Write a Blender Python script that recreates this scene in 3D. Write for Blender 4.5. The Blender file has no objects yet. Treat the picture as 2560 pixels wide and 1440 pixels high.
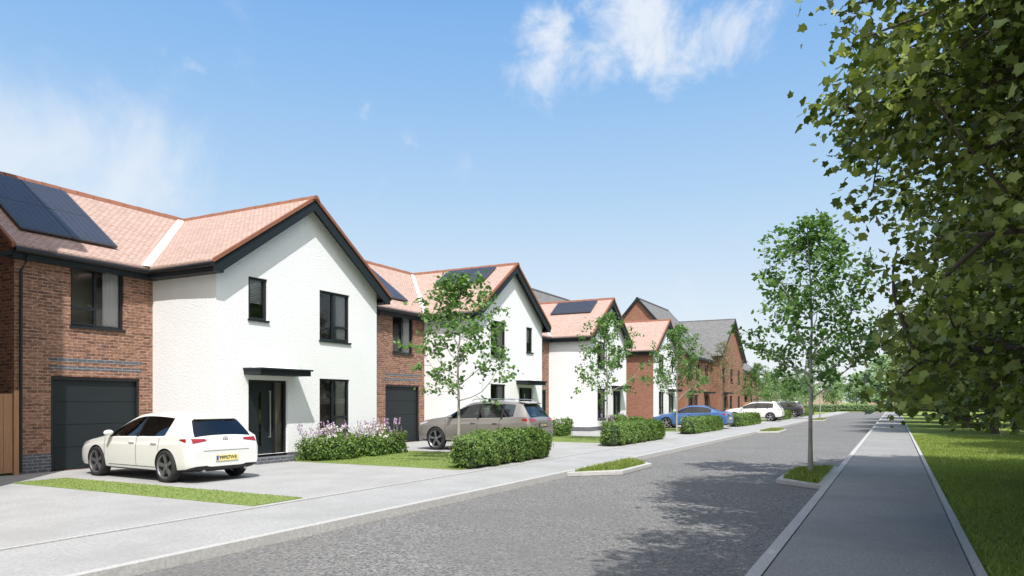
import bpy, bmesh, math, random, copy
import numpy as np
from mathutils import Vector, Matrix
from mathutils.bvhtree import BVHTree
random.seed(5); RNG=np.random.default_rng(5)
scene=bpy.context.scene
col=scene.collection
vs=scene.view_settings
vs.view_transform='Standard'; vs.look='None'; vs.exposure=0
# ------------------------------------------------------------ materials
def newmat(name):
    m=bpy.data.materials.new(name); m.use_nodes=True
    nt=m.node_tree; b=nt.nodes['Principled BSDF']
    return m,nt,b
def N(nt,t,**kw):
    n=nt.nodes.new(t)
    for k,v in kw.items():
        if k in n.inputs: n.inputs[k].default_value=v
        else: setattr(n,k,v)
    return n
def L(nt,a,b): nt.links.new(a,b)
def c4(c): return (c[0],c[1],c[2],1)
def simple(name,colr,rough=.6,metal=0,coat=0,spec=.5,noise=0,nscale=8):
    m,nt,b=newmat(name)
    b.inputs['Base Color'].default_value=c4(colr); b.inputs['Roughness'].default_value=rough
    b.inputs['Metallic'].default_value=metal; b.inputs['Coat Weight'].default_value=coat
    b.inputs['Specular IOR Level'].default_value=spec
    if noise:
        tc=N(nt,'ShaderNodeTexCoord'); n=N(nt,'ShaderNodeTexNoise',Scale=nscale,Detail=6.0)
        L(nt,tc.outputs['Object'],n.inputs['Vector'])
        mx=N(nt,'ShaderNodeMix',data_type='RGBA')
        mx.inputs[6].default_value=c4([x*(1-noise) for x in colr]); mx.inputs[7].default_value=c4([min(1,x*(1+noise)) for x in colr])
        L(nt,n.outputs['Fac'],mx.inputs[0]); L(nt,mx.outputs[2],b.inputs['Base Color'])
    return m
def bump(nt,b,h,strength=.4,dist=.02):
    bp=N(nt,'ShaderNodeBump',Strength=strength,Distance=dist); L(nt,h,bp.inputs['Height']); L(nt,bp.outputs[0],b.inputs['Normal'])
def ground_mat(name,ca,cb,cc,fine=90,big=.6,rough=.9,bst=.3,contrast=(.35,.65)):
    m,nt,b=newmat(name); b.inputs['Roughness'].default_value=rough; b.inputs['Specular IOR Level'].default_value=.25
    tc=N(nt,'ShaderNodeTexCoord')
    n1=N(nt,'ShaderNodeTexNoise',Scale=fine,Detail=4.0,Roughness=.7); n2=N(nt,'ShaderNodeTexNoise',Scale=big,Detail=6.0,Roughness=.62)
    L(nt,tc.outputs['Object'],n1.inputs['Vector']); L(nt,tc.outputs['Object'],n2.inputs['Vector'])
    r=N(nt,'ShaderNodeMapRange'); r.inputs[1].default_value=contrast[0]; r.inputs[2].default_value=contrast[1]; L(nt,n1.outputs['Fac'],r.inputs[0])
    mx=N(nt,'ShaderNodeMix',data_type='RGBA'); mx.inputs[6].default_value=c4(ca); mx.inputs[7].default_value=c4(cb); L(nt,r.outputs[0],mx.inputs[0])
    r2=N(nt,'ShaderNodeMapRange'); r2.inputs[1].default_value=.42; r2.inputs[2].default_value=.62; r2.inputs[4].default_value=.6; L(nt,n2.outputs['Fac'],r2.inputs[0])
    mx2=N(nt,'ShaderNodeMix',data_type='RGBA'); L(nt,r2.outputs[0],mx2.inputs[0]); L(nt,mx.outputs[2],mx2.inputs[6]); mx2.inputs[7].default_value=c4(cc)
    L(nt,mx2.outputs[2],b.inputs['Base Color']); bump(nt,b,n1.outputs['Fac'],bst,.01)
    return m
M={}
M['asphalt']=ground_mat('asphalt',(.075,.073,.070),(.35,.34,.325),(.165,.16,.153),fine=30,big=.35,bst=.8,contrast=(.38,.66))
M['paving']=ground_mat('paving',(.30,.298,.293),(.47,.468,.46),(.31,.308,.30),fine=22,big=.9,bst=.4,contrast=(.3,.7))
M['path']=ground_mat('path',(.23,.225,.215),(.39,.38,.365),(.25,.244,.235),fine=40,big=.7,bst=.4)
M['kerb']=ground_mat('kerb',(.38,.372,.36),(.58,.57,.55),(.44,.43,.41),fine=30,big=1.5,bst=.2)
M['grass']=ground_mat('grass',(.13,.19,.035),(.30,.36,.09),(.20,.26,.06),fine=9,big=.35,bst=.9)
M['lawn']=ground_mat('lawn',(.14,.21,.05),(.26,.33,.11),(.19,.25,.08),fine=30,big=1.2,bst=.8)
def brick_mat(name,c1,c2,mort,bw=.225,rh=.075,ms=.009,bst=.5,noise=.5):
    m,nt,b=newmat(name); b.inputs['Roughness'].default_value=.88; b.inputs['Specular IOR Level'].default_value=.2
    uv=N(nt,'ShaderNodeUVMap'); br=N(nt,'ShaderNodeTexBrick')
    br.inputs['Scale'].default_value=1; br.inputs['Brick Width'].default_value=bw; br.inputs['Row Height'].default_value=rh
    br.inputs['Mortar Size'].default_value=ms; br.inputs['Mortar Smooth'].default_value=.2; br.inputs['Bias'].default_value=0
    br.inputs['Color1'].default_value=c4(c1); br.inputs['Color2'].default_value=c4(c2); br.inputs['Mortar'].default_value=c4(mort)
    L(nt,uv.outputs[0],br.inputs['Vector'])
    n=N(nt,'ShaderNodeTexNoise',Scale=9.0,Detail=5.0,Roughness=.7)
    mp=N(nt,'ShaderNodeMapping'); mp.inputs['Scale'].default_value=(1,2.6,1); L(nt,uv.outputs[0],mp.inputs[0]); L(nt,mp.outputs[0],n.inputs['Vector'])
    r=N(nt,'ShaderNodeMapRange'); r.inputs[1].default_value=.35; r.inputs[2].default_value=.68; r.inputs[3].default_value=1-noise; r.inputs[4].default_value=1+noise*.7; L(nt,n.outputs['Fac'],r.inputs[0])
    mx=N(nt,'ShaderNodeVectorMath',operation='SCALE'); L(nt,br.outputs['Color'],mx.inputs[0]); L(nt,r.outputs[0],mx.inputs['Scale'])
    L(nt,mx.outputs[0],b.inputs['Base Color'])
    inv=N(nt,'ShaderNodeMath',operation='SUBTRACT'); inv.inputs[0].default_value=1; L(nt,br.outputs['Fac'],inv.inputs[1])
    bump(nt,b,inv.outputs[0],bst,.01)
    return m
M['brick']=brick_mat('brick',(.39,.20,.13),(.18,.087,.06),(.38,.29,.24),noise=.55)
M['brick_red']=brick_mat('brick_red',(.39,.18,.115),(.28,.12,.08),(.36,.25,.19),noise=.3)
M['brick_grey']=brick_mat('brick_grey',(.13,.14,.165),(.09,.10,.12),(.30,.30,.30),noise=.3)
M['brick_hazed']=brick_mat('brick_hazed',(.56,.40,.34),(.50,.34,.28),(.55,.45,.4),noise=.1)  # distance haze mixed into the brick colour
M['tile']=brick_mat('tile',(.57,.41,.35),(.46,.325,.27),(.27,.185,.15),bw=.17,rh=.10,ms=.009,bst=.7,noise=.14)
M['slate']=brick_mat('slate',(.23,.225,.22),(.18,.175,.17),(.10,.10,.10),bw=.3,rh=.25,ms=.012,noise=.2)
M['slate_hazed']=brick_mat('slate_hazed',(.46,.45,.45),(.40,.39,.39),(.35,.35,.35),bw=.3,rh=.25,ms=.012,noise=.1)  # far roof slate, lightened to stand for distance haze
M['ridge']=simple('ridge',(.26,.105,.06),.8,noise=.3,nscale=5)
M['ridge_grey']=simple('ridge_grey',(.10,.10,.105),.8)
M['dark']=simple('anthracite',(.014,.020,.023),.5,spec=.35,noise=.1)
M['garage']=simple('garage_panel',(.017,.024,.027),.6,spec=.25)
M['black']=simple('black_plastic',(.012,.012,.013),.5)
M['gap']=simple('dark_joint',(.05,.048,.045),.9)
M['lead']=simple('lead',(.72,.72,.73),.6)
M['panelframe']=simple('panel_frame',(.10,.10,.11),.4,metal=.5)
M['steel']=simple('steel',(.6,.6,.62),.25,metal=1)
M['curtain']=simple('curtain',(.9,.88,.87),.9)
M['room']=simple('room',(.36,.31,.29),.9)
def render_mat():
    m,nt,b=newmat('render'); b.inputs['Roughness'].default_value=.95; b.inputs['Specular IOR Level'].default_value=.15
    tc=N(nt,'ShaderNodeTexCoord'); n=N(nt,'ShaderNodeTexNoise',Scale=20.0,Detail=4.0,Roughness=.6); L(nt,tc.outputs['Object'],n.inputs['Vector'])
    n2=N(nt,'ShaderNodeTexNoise',Scale=.8,Detail=5.0); L(nt,tc.outputs['Object'],n2.inputs['Vector'])
    mx=N(nt,'ShaderNodeMix',data_type='RGBA'); mx.inputs[6].default_value=(.83,.83,.83,1); mx.inputs[7].default_value=(.90,.90,.895,1); L(nt,n2.outputs['Fac'],mx.inputs[0]); L(nt,mx.outputs[2],b.inputs['Base Color'])
    bump(nt,b,n.outputs['Fac'],.5,.028); return m
M['render']=render_mat()
def wood():
    m,nt,b=newmat('timber'); b.inputs['Roughness'].default_value=.75
    tc=N(nt,'ShaderNodeTexCoord'); mp=N(nt,'ShaderNodeMapping'); mp.inputs['Scale'].default_value=(14,14,1.2); L(nt,tc.outputs['Object'],mp.inputs[0])
    n=N(nt,'ShaderNodeTexNoise',Scale=2.0,Detail=6.0); L(nt,mp.outputs[0],n.inputs['Vector'])
    mx=N(nt,'ShaderNodeMix',data_type='RGBA'); mx.inputs[6].default_value=(.30,.15,.075,1); mx.inputs[7].default_value=(.56,.32,.18,1); L(nt,n.outputs['Fac'],mx.inputs[0]); L(nt,mx.outputs[2],b.inputs['Base Color']); return m
M['wood']=wood()
def glassmat(name,tint,gl=.1,refl=(1,1,1)):
    m,nt,b=newmat(name); nt.nodes.remove(b)
    out=nt.nodes['Material Output']
    t=N(nt,'ShaderNodeBsdfTransparent'); t.inputs[0].default_value=c4(tint)
    g=N(nt,'ShaderNodeBsdfGlossy'); g.inputs['Roughness'].default_value=.02; g.inputs[0].default_value=c4(refl)
    f=N(nt,'ShaderNodeFresnel',IOR=1.5); a=N(nt,'ShaderNodeMath',operation='ADD'); a.inputs[1].default_value=gl; a.use_clamp=True; L(nt,f.outputs[0],a.inputs[0])
    mx=N(nt,'ShaderNodeMixShader'); L(nt,a.outputs[0],mx.inputs[0]); L(nt,t.outputs[0],mx.inputs[1]); L(nt,g.outputs[0],mx.inputs[2]); L(nt,mx.outputs[0],out.inputs[0]); return m
M['glass']=glassmat('window_glass',(.95,.96,.96),.02)
M['cglass']=glassmat('car_glass',(.30,.33,.33),.04)
def solar():
    m,nt,b=newmat('solar'); uv=N(nt,'ShaderNodeUVMap'); br=N(nt,'ShaderNodeTexBrick')
    br.offset=0; br.inputs['Scale'].default_value=1; br.inputs['Brick Width'].default_value=.16; br.inputs['Row Height'].default_value=.16; br.inputs['Mortar Size'].default_value=.006
    br.inputs['Color1'].default_value=(.028,.030,.042,1); br.inputs['Color2'].default_value=(.036,.038,.052,1); br.inputs['Mortar'].default_value=(.10,.102,.12,1)
    L(nt,uv.outputs[0],br.inputs['Vector']); L(nt,br.outputs['Color'],b.inputs['Base Color']); b.inputs['Roughness'].default_value=.4; return m
M['solar']=solar()
def leafmat(name,ca,cb,trans=.35,rough=.5):
    m,nt,b=newmat(name); out=nt.nodes['Material Output']
    g=N(nt,'ShaderNodeNewGeometry'); mx=N(nt,'ShaderNodeMix',data_type='RGBA'); mx.inputs[6].default_value=c4(ca); mx.inputs[7].default_value=c4(cb)
    L(nt,g.outputs['Random Per Island'],mx.inputs[0]); L(nt,mx.outputs[2],b.inputs['Base Color']); b.inputs['Roughness'].default_value=rough; b.inputs['Specular IOR Level'].default_value=.3
    t=N(nt,'ShaderNodeBsdfTranslucent'); sc=N(nt,'ShaderNodeVectorMath',operation='MULTIPLY'); sc.inputs[1].default_value=(1.3,1.35,.5); L(nt,mx.outputs[2],sc.inputs[0]); L(nt,sc.outputs[0],t.inputs[0])
    ms=N(nt,'ShaderNodeMixShader'); ms.inputs[0].default_value=trans; L(nt,b.outputs[0],ms.inputs[1]); L(nt,t.outputs[0],ms.inputs[2]); L(nt,ms.outputs[0],out.inputs[0]); return m
M['maple']=leafmat('maple_leaf',(.055,.09,.018),(.35,.42,.11),.2,.4)
M['birch']=leafmat('birch_leaf',(.075,.165,.05),(.20,.33,.105),.38)
M['autumn']=leafmat('young_leaf',(.15,.16,.07),(.28,.25,.13),.35)
M['far_leaf']=leafmat('hazed_leaf',(.30,.42,.28),(.46,.56,.38),.35)  # far tree leaves with aerial haze painted into the green
M['hedge']=leafmat('hedge_leaf',(.065,.13,.035),(.22,.32,.08),.3)
M['hedge_hazed']=leafmat('hedge_hazed_leaf',(.20,.30,.15),(.30,.40,.2),.3)  # far hedge leaves, colour paled in place of haze
M['blade']=leafmat('grass_blade',(.14,.20,.035),(.34,.40,.11),.3)
M['purple']=leafmat('lavender_flower',(.42,.26,.46),(.62,.46,.68),.2)
M['whitefl']=leafmat('white_flower',(.7,.66,.7),(.85,.80,.84),.2)
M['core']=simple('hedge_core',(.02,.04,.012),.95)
M['bark']=simple('bark',(.10,.08,.065),.9,noise=.5,nscale=12)
M['palebark']=simple('pale_bark',(.36,.34,.30),.85,noise=.25,nscale=10)
def paint(name,colr,metal=0.,rough=.3):
    m,nt,b=newmat(name); b.inputs['Base Color'].default_value=c4(colr); b.inputs['Metallic'].default_value=metal; b.inputs['Roughness'].default_value=rough; b.inputs['Coat Weight'].default_value=1; b.inputs['Coat Roughness'].default_value=.04
    g=N(nt,'ShaderNodeNewGeometry'); d=N(nt,'ShaderNodeBsdfDiffuse'); d.inputs[0].default_value=(.06,.057,.053,1)
    ms=N(nt,'ShaderNodeMixShader'); L(nt,g.outputs['Backfacing'],ms.inputs[0]); L(nt,b.outputs[0],ms.inputs[1]); L(nt,d.outputs[0],ms.inputs[2]); L(nt,ms.outputs[0],nt.nodes['Material Output'].inputs[0]); return m
M['pwhite']=paint('white_paint',(.78,.775,.75)); M['pgrey']=paint('grey_paint',(.27,.245,.225),.3); M['pblue']=paint('blue_paint',(.08,.17,.42),.2); M['pblack']=paint('black_paint',(.03,.03,.032))
M['red']=simple('tail_lens',(.30,.015,.012),.15,coat=1); M['lens']=simple('head_lens',(.55,.56,.58),.1,coat=1)
M['tyre']=simple('tyre',(.022,.022,.022),.85); M['rim']=simple('rim',(.24,.24,.25),.35,metal=.7); M['rimsilver']=simple('rimsilver',(.45,.45,.46),.3,metal=.8)
M['seat']=simple('seat',(.09,.085,.08),.9); M['yellow']=simple('plate_yellow',(.85,.72,.30),.4); M['plateblue']=simple('plate_blue',(.02,.08,.5),.4); M['ink']=simple('plate_ink',(.01,.01,.01),.5)
# ------------------------------------------------------------ builders
def metric_uv(me):
    uvl=me.uv_layers.new(name='UVMap'); co=[v.co for v in me.vertices]; data=uvl.data
    for p in me.polygons:
        n=p.normal
        if abs(n.z)>.98: t=Vector((1,0,0))
        else: t=Vector((-n.y,n.x,0)).normalized()
        v=n.cross(t)
        for li,vi in zip(p.loop_indices,p.vertices):
            data[li].uv=(co[vi].dot(t),co[vi].dot(v))
def link(o,parent=None):
    col.objects.link(o)
    if parent is not None: o.parent=parent
    return o
class MB:
    def __init__(s): s.v=[]; s.f=[]; s.m=[]
    def add(s,vs,fs,m=0):
        o=len(s.v); s.v+= [tuple(v) for v in vs]; s.f+=[tuple(i+o for i in f) for f in fs]; s.m+=[m]*len(fs)
    def box(s,x0,x1,y0,y1,z0,z1,m=0):
        x0,x1=min(x0,x1),max(x0,x1); y0,y1=min(y0,y1),max(y0,y1); z0,z1=min(z0,z1),max(z0,z1)
        s.add([(x0,y0,z0),(x1,y0,z0),(x1,y1,z0),(x0,y1,z0),(x0,y0,z1),(x1,y0,z1),(x1,y1,z1),(x0,y1,z1)],
              [(0,3,2,1),(4,5,6,7),(0,1,5,4),(1,2,6,5),(2,3,7,6),(3,0,4,7)],m)
    def prism(s,poly,d,m=0):
        n=len(poly); d=Vector(d); a=[Vector(p) for p in poly]; b=[p+d for p in a]
        nrm=Vector((0,0,0))
        for i in range(n): nrm+=a[i].cross(a[(i+1)%n])
        f=[tuple(range(n)),tuple(range(2*n-1,n-1,-1))]+[(i,i+n,(i+1)%n+n,(i+1)%n) for i in range(n)]
        if nrm.dot(d)>0: f=[tuple(reversed(q)) for q in f]
        s.add(a+b,f,m)
    def poly(s,pts,m=0): s.add(pts,[tuple(range(len(pts)))],m)
    def tube(s,path,rad,n=6,m=0):
        P=[Vector(p) for p in path]; base=len(s.v); k=len(P)
        for i,p in enumerate(P):
            d=(P[min(i+1,k-1)]-P[max(i-1,0)]).normalized()
            u=d.cross(Vector((0,0,1)) if abs(d.z)<.9 else Vector((1,0,0))).normalized(); w=d.cross(u)
            for j in range(n):
                a=2*math.pi*j/n; s.v.append(tuple(p+(u*math.cos(a)+w*math.sin(a))*rad[i]))
        for i in range(k-1):
            for j in range(n):
                s.f.append((base+i*n+j,base+i*n+(j+1)%n,base+(i+1)*n+(j+1)%n,base+(i+1)*n+j)); s.m.append(m)
        s.f.append(tuple(base+(k-1)*n+j for j in range(n))); s.m.append(m)
    def lathe(s,prof,n=24,m=0,c=(0,0,0)):
        base=len(s.v); k=len(prof)
        for (y,r) in prof:
            for j in range(n):
                a=2*math.pi*j/n; s.v.append((c[0]+r*math.cos(a),c[1]+y,c[2]+r*math.sin(a)))
        for i in range(k-1):
            for j in range(n):
                s.f.append((base+i*n+j,base+i*n+(j+1)%n,base+(i+1)*n+(j+1)%n,base+(i+1)*n+j)); s.m.append(m)
    def obj(s,name,mats,parent=None,smooth=False,uv=True,bevel=0):
        me=bpy.data.meshes.new(name); me.from_pydata(s.v,[],s.f)
        if not isinstance(mats,(list,tuple)): mats=[mats]
        for m in mats: me.materials.append(m)
        me.polygons.foreach_set('material_index',s.m); me.update()
        if uv: metric_uv(me)
        if smooth: me.polygons.foreach_set('use_smooth',[True]*len(me.polygons))
        o=bpy.data.objects.new(name,me); link(o,parent)
        if bevel:
            b=o.modifiers.new('bevel','BEVEL'); b.width=bevel; b.segments=2; b.limit_method='ANGLE'
        return o
def boxobj(name,parent,mat,x0,x1,y0,y1,z0,z1,bevel=0):
    mb=MB(); mb.box(x0,x1,y0,y1,z0,z1); return mb.obj(name,mat,parent,bevel=bevel)
def empty(name,loc,label,cat,group=None,rz=0):
    e=bpy.data.objects.new(name,None); e.empty_display_size=.3; e.location=loc; e.rotation_euler=(0,0,rz); col.objects.link(e)
    e['label']=label; e['category']=cat
    if group: e['group']=group
    return e
def tag(o,label,cat,group=None):
    o['label']=label; o['category']=cat
    if group: o['group']=group
def structure(o): o['kind']='structure'; return o
def copy_thing(root,loc,rz=0,s=1,label=None):
    n=root.copy(); col.objects.link(n); n.location=loc; n.rotation_euler=(0,0,rz); n.scale=(s,s,s) if not isinstance(s,tuple) else s
    if label: n['label']=label
    def rec(a,b):
        for c in a.children:
            if c.name in done: continue
            k=c.copy(); col.objects.link(k); k.parent=b; done.add(k.name); rec(c,k)
    done=set(); rec(root,n); return n
def slab(name,x0,x1,y0,y1,ztop,mat,zbot=-.125):
    mb=MB(); mb.box(x0,x1,y0,y1,zbot,ztop); o=mb.obj(name,mat); return structure(o)
def cells_mesh(name,C,shape,size,nrm,mat,fold=.25,parent=None):
    n=len(C); K=len(shape)
    nrm=nrm/np.linalg.norm(nrm,axis=1,keepdims=True)
    r=RNG.normal(size=(n,3)); t=np.cross(nrm,r); t/=np.linalg.norm(t,axis=1,keepdims=True)+1e-9; b=np.cross(nrm,t)
    sh=np.array(shape)
    V=C[:,None,:]+size[:,None,None]*(sh[None,:,0,None]*t[:,None,:]+sh[None,:,1,None]*b[:,None,:]-fold*np.abs(sh[None,:,0,None])*nrm[:,None,:])
    me=bpy.data.meshes.new(name); me.vertices.add(n*K); me.vertices.foreach_set('co',V.astype(np.float32).ravel())
    me.loops.add(n*K); me.loops.foreach_set('vertex_index',np.arange(n*K,dtype=np.int32))
    me.polygons.add(n); me.polygons.foreach_set('loop_start',np.arange(0,n*K,K,dtype=np.int32))
    me.update(calc_edges=True); me.materials.append(mat)
    o=bpy.data.objects.new(name,me); link(o,parent); return o
OVAL=[(0,-.5),(.3,-.2),(.33,.1),(0,.55),(-.33,.1),(-.3,-.2)]
MAPLE=[(0,-.5),(.42,-.36),(.36,-.08),(.54,.15),(.26,.22),(0,.6),(-.26,.22),(-.54,.15),(-.36,-.08),(-.42,-.36)]
QUAD=[(0,-.5),(.35,0),(0,.5),(-.35,0)]
# ------------------------------------------------------------ camera
F=1800.; HZ=1005.; YAW=math.atan(956/F)
cam=bpy.data.cameras.new('camera'); cam.lens=F/2560*36; cam.sensor_width=36; cam.shift_y=(HZ-720)/2560; cam.clip_end=3000
co=bpy.data.objects.new('camera',cam); co.location=(0,0,1.6); co.rotation_euler=(math.pi/2,0,YAW); col.objects.link(co); scene.camera=co
# ------------------------------------------------------------ light
el=math.radians(55); ax,ay=.66,-.751
S=Vector((ax*math.cos(el),ay*math.cos(el),math.sin(el)))
sl=bpy.data.lights.new('sun','SUN'); sl.energy=5.0; sl.angle=math.radians(.5); sl.color=(1,.975,.935)
so=bpy.data.objects.new('sun',sl); so.rotation_euler=S.to_track_quat('Z','Y').to_euler(); so.location=(0,0,30); col.objects.link(so)
w=bpy.data.worlds.new('World'); scene.world=w; w.use_nodes=True; nt=w.node_tree
bg=nt.nodes['Background']; bg.inputs[1].default_value=.12
sky=N(nt,'ShaderNodeTexSky'); sky.sky_type='NISHITA'; sky.sun_disc=False; sky.sun_elevation=el; sky.sun_rotation=math.atan2(ax,ay)
sky.air_density=1.0; sky.dust_density=.6; sky.ozone_density=1.6
tc=N(nt,'ShaderNodeTexCoord'); D=tc.outputs['Generated']
def mth(op,a,b=None,clamp=False):
    n=N(nt,'ShaderNodeMath',operation=op); n.use_clamp=clamp
    for i,x in enumerate((a,b)):
        if x is None: continue
        if isinstance(x,(int,float)): n.inputs[i].default_value=x
        else: L(nt,x,n.inputs[i])
    return n.outputs[0]
Rv=Vector((math.cos(YAW),math.sin(YAW),0)); Fv=Vector((-math.sin(YAW),math.cos(YAW),0))
def pdir(x,y): return (Fv+Rv*((x-1280)/F)+Vector((0,0,(HZ-y)/F))).normalized()
def blob(c,sa,sb):
    e=N(nt,'ShaderNodeVectorMath',operation='SUBTRACT'); L(nt,D,e.inputs[0]); e.inputs[1].default_value=c
    d1=N(nt,'ShaderNodeVectorMath',operation='DOT_PRODUCT'); L(nt,e.outputs[0],d1.inputs[0]); d1.inputs[1].default_value=Rv
    d2=N(nt,'ShaderNodeVectorMath',operation='DOT_PRODUCT'); L(nt,e.outputs[0],d2.inputs[0]); d2.inputs[1].default_value=(0,0,1)
    a=mth('POWER',mth('ABSOLUTE',mth('DIVIDE',d1.outputs['Value'],sa)),2); b=mth('POWER',mth('ABSOLUTE',mth('DIVIDE',d2.outputs['Value'],sb)),2)
    return mth('SUBTRACT',1,mth('ADD',a,b),True)
ns=N(nt,'ShaderNodeTexNoise',Scale=13.0,Detail=9.0,Roughness=.62,Distortion=.35); L(nt,D,ns.inputs['Vector'])
ns2=N(nt,'ShaderNodeTexNoise',Scale=7.0,Detail=7.0,Roughness=.6,Distortion=.3); L(nt,D,ns2.inputs['Vector'])
def smooth(v,a,b,top):
    r=N(nt,'ShaderNodeMapRange'); r.interpolation_type='SMOOTHSTEP'; L(nt,v,r.inputs[0]); r.inputs[1].default_value=a; r.inputs[2].default_value=b; r.inputs[4].default_value=top; return r.outputs[0]
b1=blob(pdir(1630,85),.185,.085); b1b=blob(pdir(1380,140),.075,.08); b2=blob(pdir(60,330),.25,.13)
m1=smooth(mth('ADD',ns.outputs['Fac'],mth('MULTIPLY',mth('MAXIMUM',b1,b1b),.36)),.62,.97,.80)
m2=smooth(mth('ADD',ns2.outputs['Fac'],mth('MULTIPLY',b2,.38)),.55,1.0,.60)
mask=mth('MAXIMUM',m1,m2)
sx=N(nt,'ShaderNodeSeparateXYZ'); L(nt,D,sx.inputs[0])
cr=N(nt,'ShaderNodeValToRGB'); L(nt,sx.outputs[2],cr.inputs[0])
stops=[(0,(.91,.94,.96)),(.07,(.84,.91,.965)),(.15,(.70,.83,.965)),(.27,(.48,.70,.95)),(.40,(.31,.56,.92)),(.52,(.20,.45,.88)),(1,(.14,.32,.68))]
e0=cr.color_ramp.elements; e0[0].position=0; e0[0].color=c4(stops[0][1]); e0[1].position=1; e0[1].color=c4(stops[-1][1])
for p,c in stops[1:-1]: e=e0.new(p); e.color=c4(c)
sc_=N(nt,'ShaderNodeVectorMath',operation='SCALE'); L(nt,cr.outputs[0],sc_.inputs[0]); sc_.inputs['Scale'].default_value=1/.12
mh=N(nt,'ShaderNodeMix',data_type='RGBA'); mh.inputs[0].default_value=.90; L(nt,sky.outputs[0],mh.inputs[6]); L(nt,sc_.outputs[0],mh.inputs[7])
mc=N(nt,'ShaderNodeMix',data_type='RGBA'); L(nt,mask,mc.inputs[0]); L(nt,mh.outputs[2],mc.inputs[6]); mc.inputs[7].default_value=(7.7,7.9,8.2,1)
dsn=N(nt,'ShaderNodeVectorMath',operation='DOT_PRODUCT'); L(nt,D,dsn.inputs[0]); dsn.inputs[1].default_value=S
gl=smooth(dsn.outputs['Value'],.45,1.0,1.0)  # broad white glow round the sun, added to fill the sunward walls
ga=N(nt,'ShaderNodeMix',data_type='RGBA'); L(nt,gl,ga.inputs[0]); L(nt,mc.outputs[2],ga.inputs[6]); ga.inputs[7].default_value=(14,13.6,13,1)
L(nt,ga.outputs[2],bg.inputs[0])
# ------------------------------------------------------------ ground
def plane(name,x0,x1,y0,y1,z,mat):
    mb=MB(); mb.poly([(x0,y0,z),(x1,y0,z),(x1,y1,z),(x0,y1,z)]); return structure(mb.obj(name,mat))
plane('ground',-1500,1500,-600,2500,-.13,M['grass'])
plane('road',-6.65,-1.22,-30,138,-.12,M['asphalt'])
plane('side_road',-90,90,131,137.5,-.115,M['asphalt'])
plane('paving_joint',-8.62,-6.66,-30,130.8,-.02,M['gap'])
slab('left_kerb',-6.77,-6.65,-30,130.8,.0,M['kerb'])
slab('left_pavement',-8.50,-6.79,-30,130.8,-.004,M['paving'])
slab('pavement_edging',-8.585,-8.525,-30,100,.008,M['kerb'])
slab('driveway',-17.09,-8.61,-20,100,-.002,M['paving'])
slab('left_field',-400,-17.093,-60,130,-.006,M['grass'])
slab('left_verge',-17.09,-8.62,100.003,130,-.006,M['grass'])
slab('right_kerb',-1.22,-1.09,-30,130.8,.0,M['kerb'])
plane('path_joint',-1.091,.67,-30,130.8,-.03,M['gap'])
slab('right_pavement',-1.075,.65,-30,130.8,-.006,M['path'])
slab('path_edging',.668,.745,-30,130.8,.03,M['kerb'])
slab('right_field',.753,400,-60,130.8,-.01,M['grass'])
slab('far_field',-400,400,138,700,-.02,M['grass'])
CY=[15.3,27.6,39.7,51.6]
lawns=[(-15.35,-8.7,7.9,8.95),(-14.69,-9.0,14.4,19.2),(-14.69,-9.0,26.4,31.3),(-14.69,-9.0,38.5,43.0),(-14.69,-9.0,50.4,56),(-14.6,-9,64.5,72),(-14.6,-9,84,98)]
for a in lawns: slab('lawn',a[0],a[1],a[2],a[3],.012,M['lawn'],-.01)
def blades(name,P,h,wd,mat):
    n=len(P); h=h*(.5+RNG.random(n)); a=RNG.random(n)*2*math.pi; wx=np.cos(a)*wd; wy=np.sin(a)*wd
    V=np.zeros((n,3,3)); V[:,0]=P; V[:,1]=P; V[:,0,0]-=wx; V[:,0,1]-=wy; V[:,1,0]+=wx; V[:,1,1]+=wy
    V[:,2]=P+np.stack([RNG.normal(size=n)*h*.6,RNG.normal(size=n)*h*.6,h],1)
    me=bpy.data.meshes.new(name); me.vertices.add(n*3); me.vertices.foreach_set('co',V.astype(np.float32).ravel())
    me.loops.add(n*3); me.loops.foreach_set('vertex_index',np.arange(n*3,dtype=np.int32)); me.polygons.add(n); me.polygons.foreach_set('loop_start',np.arange(0,n*3,3,dtype=np.int32)); me.update(calc_edges=True)
    me.materials.append(mat); o=bpy.data.objects.new(name,me); col.objects.link(o); o['kind']='stuff'; tag(o,'short green grass blades growing in the turf','grass'); return o
n=150000; yy=4+36*RNG.random(n)**.8; xx=.76+RNG.random(n)*(.22*yy+.8)
blades('grass_tufts',np.stack([xx,yy,np.full(n,-.012)],1),.05,.009,M['blade'])
P=[]
for a in lawns[:4]:
    k=int((a[1]-a[0])*(a[3]-a[2])*650*(1 if a[2]<20 else .45)); P.append(np.stack([a[0]+RNG.random(k)*(a[1]-a[0]),a[2]+RNG.random(k)*(a[3]-a[2]),np.full(k,.01)],1))
blades('lawn_grass',np.concatenate(P),.018,.009,M['blade'])
def inpoly(pts,poly):
    x,y=pts[:,0],pts[:,1]; r=np.zeros(len(pts),bool); j=len(poly)-1
    for i in range(len(poly)):
        xi,yi=poly[i]; xj,yj=poly[j]; c=((yi>y)!=(yj>y))&(x<(xj-xi)*(y-yi)/(yj-yi+1e-12)+xi); r^=c; j=i
    return r
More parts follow.
